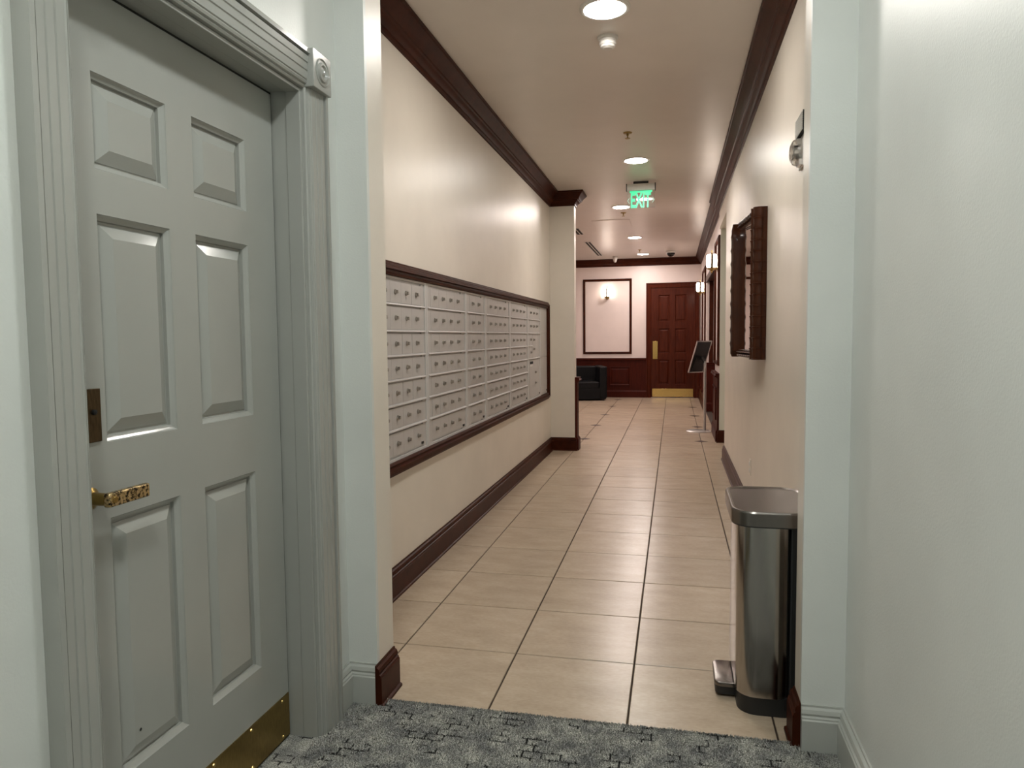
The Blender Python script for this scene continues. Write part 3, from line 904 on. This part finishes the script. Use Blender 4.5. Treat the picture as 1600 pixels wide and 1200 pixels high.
part(bamboo(0, MH, lambda t, w_, d: (-d, w_, t)), 'frame_bar', M_BAMBOO, mr, local=True, angle=25)
HB = 0.42
for up_ in (0, 1):
    part(bamboo(BW * 0.8, ML - 0.26, lambda t, w_, d: (-d * 0.9, t, (MH - w_ * HB - 0.004) if up_ else (w_ * HB + 0.004))), 'frame_bar', M_BAMBOO, mr, local=True, angle=25)
far_bar = MB()
fr = []
for k in range(41):
    tz = k / 40
    e = min(tz * MH / 0.11, (1 - tz) * MH / 0.22, 1.0)
    inn = 0.13 * (0.30 + 0.70 * math.sin(e * math.pi / 2))
    nod = 1.05 if k % 4 == 0 else 1.0
    dep = 0.18 * nod * (0.84 + 0.16 * math.sin(min(e * 2, 1) * math.pi / 2))
    fr.append([(-dep * q, ML - inn * p_, tz * MH) for p_, q in ((0, 0.1), (0, 0.9), (0.15, 1.0), (0.55, 1.0), (0.85, 0.9), (1.0, 0.6), (1.0, 0.1))])
far_bar.rings(fr)
part(far_bar, 'frame_bar', M_BAMBOO, mr, local=True, angle=25)
part(MB().box(-0.085, -0.02, BW - 0.02, ML - 0.02, 0.10, MH - 0.10), 'mirror_glass', M_MIRROR, mr, local=True, smooth=False)
part(MB().box(-0.02, -0.002, 0.05, ML - 0.05, 0.05, MH - 0.05), 'backing_board', M_DARK, mr, local=True, smooth=False)

st = thing('fire_alarm', 'grey horn grille and clear strobe high on right wall by opening', 'alarm', (XR, 0.80, 4.33))
part(MB().box(XR - 0.02, XR, 0.56, 1.02, 4.14, 4.60), 'back_plate', M_WHITEP, st, smooth=False, bevel=0.01)
grl = part(MB().box(XR - 0.05, XR - 0.02, 0.62, 0.98, 4.40, 4.56), 'horn_body', M_DARK, st, smooth=False)
for k in range(9):
    part(MB().box(XR - 0.058, XR - 0.048, 0.62, 0.98, 4.404 + k * 0.0175, 4.411 + k * 0.0175), 'slat', M_WHITEP, grl, smooth=False)
part(MB().lathe([(0.12, 0.02), (0.118, 0.05), (0.10, 0.085), (0.06, 0.105), (0.002, 0.11)], (XR, 0.92, 4.28), (-1, 0, 0), 20), 'strobe_lens', M_STROBE, st)
part(MB().cyl((XR - 0.02, 0.92, 4.28), (XR - 0.07, 0.92, 4.28), 0.05, 14), 'reflector', M_CHROME, st)
part(MB().box(XR - 0.045, XR - 0.018, 0.80, 0.95, 4.155, 4.20), 'test_switch', M_ALU, st, smooth=False)

ou = thing('wall_outlet', 'small cream electrical outlet plate low on the right corridor wall', 'outlet', (XR, 4.9, 0.80))
pl = part(MB().box(XR - 0.012, XR, 4.83, 4.97, 0.69, 0.92), 'cover_plate', M_CREAM, ou, smooth=False, bevel=0.004)
for z in (0.755, 0.855):
    part(MB().lathe([(0.034, 0), (0.034, 0.006), (0.03, 0.008)], (XR - 0.012, 4.9, z), (-1, 0, 0), 14), 'socket', M_WHITEP, pl)

# ------------------------------------------------------------------ step bin
bn = thing('step_bin', 'brushed steel step bin with black base against the right wall', 'bin', (3.03, -0.235, 0))
x0, x1, y0, y1 = 2.755, 3.19, -0.655, 0.185
part(MB().rrect(x0 + 0.01, x1, y0 + 0.01, y1 - 0.01, 0.0, 0.135, 0.13, 7), 'base', M_BLACKP, bn)
part(MB().rrect(x0, x1 - 0.05, y0, y1, 0.132, 1.372, 0.14, 8), 'body', M_STEEL, bn)
part(MB().box(x1 - 0.08, 3.262, y0 + 0.03, y1 - 0.03, 0.0, 1.375), 'rear_spine', M_BLACKP, bn, smooth=False, bevel=0.01)
lx0, lx1, ly0, ly1 = 2.712, 3.285, -0.69, 0.215
part(MB().rrect(lx0 + 0.008, lx1, ly0 + 0.008, ly1 - 0.008, 1.362, 1.388, 0.15, 8), 'bin_rim', M_BLACKP, bn)
lid = MB()
def lid_ring(z, ins):
    R = max(0.16 - ins, 0.02)
    out = []
    for cx, cy, a0 in ((lx1 - ins - R, ly1 - ins - R, 0), (lx0 + ins + R, ly1 - ins - R, 90), (lx0 + ins + R, ly0 + ins + R, 180), (lx1 - ins - R, ly0 + ins + R, 270)):
        for k in range(9):
            a = math.radians(a0 + 90 * k / 8)
            out.append((cx + R * math.cos(a), cy + R * math.sin(a), z))
    return out
lid.rings([lid_ring(1.372, 0), lid_ring(1.462, 0), lid_ring(1.474, 0.006), lid_ring(1.476, 0.016), lid_ring(1.468, 0.03), lid_ring(1.466, 0.08)])
part(lid, 'lid', M_STEEL_LID, bn)
pd = MB().rrect(2.615, 2.80, -0.43, -0.04, 0.085, 0.118, 0.05, 5, 0.01)
part(pd, 'pedal', M_STEEL_LID, bn)
part(MB().rrect(2.622, 2.80, -0.42, -0.05, 0.022, 0.086, 0.045, 5), 'pedal_pad', M_BLACKP, bn)

# ------------------------------------------------------------------ sign stand
ss = thing('sign_stand', 'floor-standing tilted black display panel on a slim metal pole', 'stand', (3.05, 15.0, 0))
part(MB().lathe([(0.34, 0), (0.34, 0.012), (0.30, 0.028), (0.05, 0.04)], (3.0, 15.0, 0), (0, 0, 1), 32), 'base_plate', M_ALU, ss)
part(MB().cyl((3.16, 15.0, 0.03), (3.16, 15.0, 1.98), 0.042, 14), 'pole', M_ALU, ss)
hx = Vector((math.cos(math.radians(35)), math.sin(math.radians(35)), 0))
away = Vector((0.574, -0.819, 0))
up = (away * 0.40 + Vector((0, 0, 0.87))).normalized()
nn = hx.cross(up)
c0 = Vector((3.025, 15.05, 2.10))
def panel_box(a, b, c, d, t0, t1):
    m_ = MB()
    m_.rings([[c0 + hx * a + up * c + nn * t, c0 + hx * b + up * c + nn * t, c0 + hx * b + up * d + nn * t, c0 + hx * a + up * d + nn * t] for t in (t0, t1)])
    return m_
part(panel_box(-0.235, 0.235, -0.475, 0.475, -0.012, 0.008), 'panel', M_BLACKP, ss, smooth=False)
fm = MB()
for a, b, c, d in ((-0.25, -0.225, -0.49, 0.49), (0.225, 0.25, -0.49, 0.49), (-0.25, 0.25, -0.49, -0.465), (-0.25, 0.25, 0.465, 0.49)):
    q = panel_box(a, b, c, d, -0.02, 0.02)
    fm.rings([q.v[:4], q.v[4:]])
part(fm, 'panel_frame', M_ALU, ss, smooth=False)
part(MB().cyl((3.16, 15.0, 1.94), c0 + nn * 0.02 - up * 0.02 + hx * 0.06, 0.05, 10).rings(
    [[c0 + hx * a + up * c + nn * tt for a, c in ((-0.16, -0.40), (0.2, -0.40), (0.2, 0.02), (-0.16, 0.02))] for tt in (0.008, 0.035)]), 'mount_bracket', M_BLACKP, ss, smooth=False)

# ------------------------------------------------------------------ armchair
ac = thing('armchair', 'black leather club armchair in front of the far wainscot', 'armchair', (-1.42, 25.0, 0), math.radians(14))
def cushion(x0, x1, y0, y1, z0, z1, name, bevel=0.06):
    o = part(MB().box(x0, x1, y0, y1, z0, z1), name, M_LEATHER, ac, local=True, bevel=bevel)
    o.modifiers['bevel'].segments = 4
    return o
cushion(-0.80, 0.80, -0.78, 0.75, 0.06, 0.52, 'base_frame', 0.03)
cushion(-0.52, 0.52, -0.80, 0.45, 0.50, 0.80, 'seat_cushion')
cushion(-0.56, 0.56, 0.38, 0.74, 0.50, 1.42, 'backrest')
cushion(0.52, 0.84, -0.80, 0.76, 0.10, 1.44, 'arm')
cushion(-0.84, -0.52, -0.80, 0.76, 0.10, 1.44, 'arm')
for x in (-0.7, 0.7):
    for y in (-0.68, 0.65):
        part(MB().cyl((x, y, 0), (x, y, 0.08), 0.045, 10), 'foot', M_BLACKP, ac, local=True)
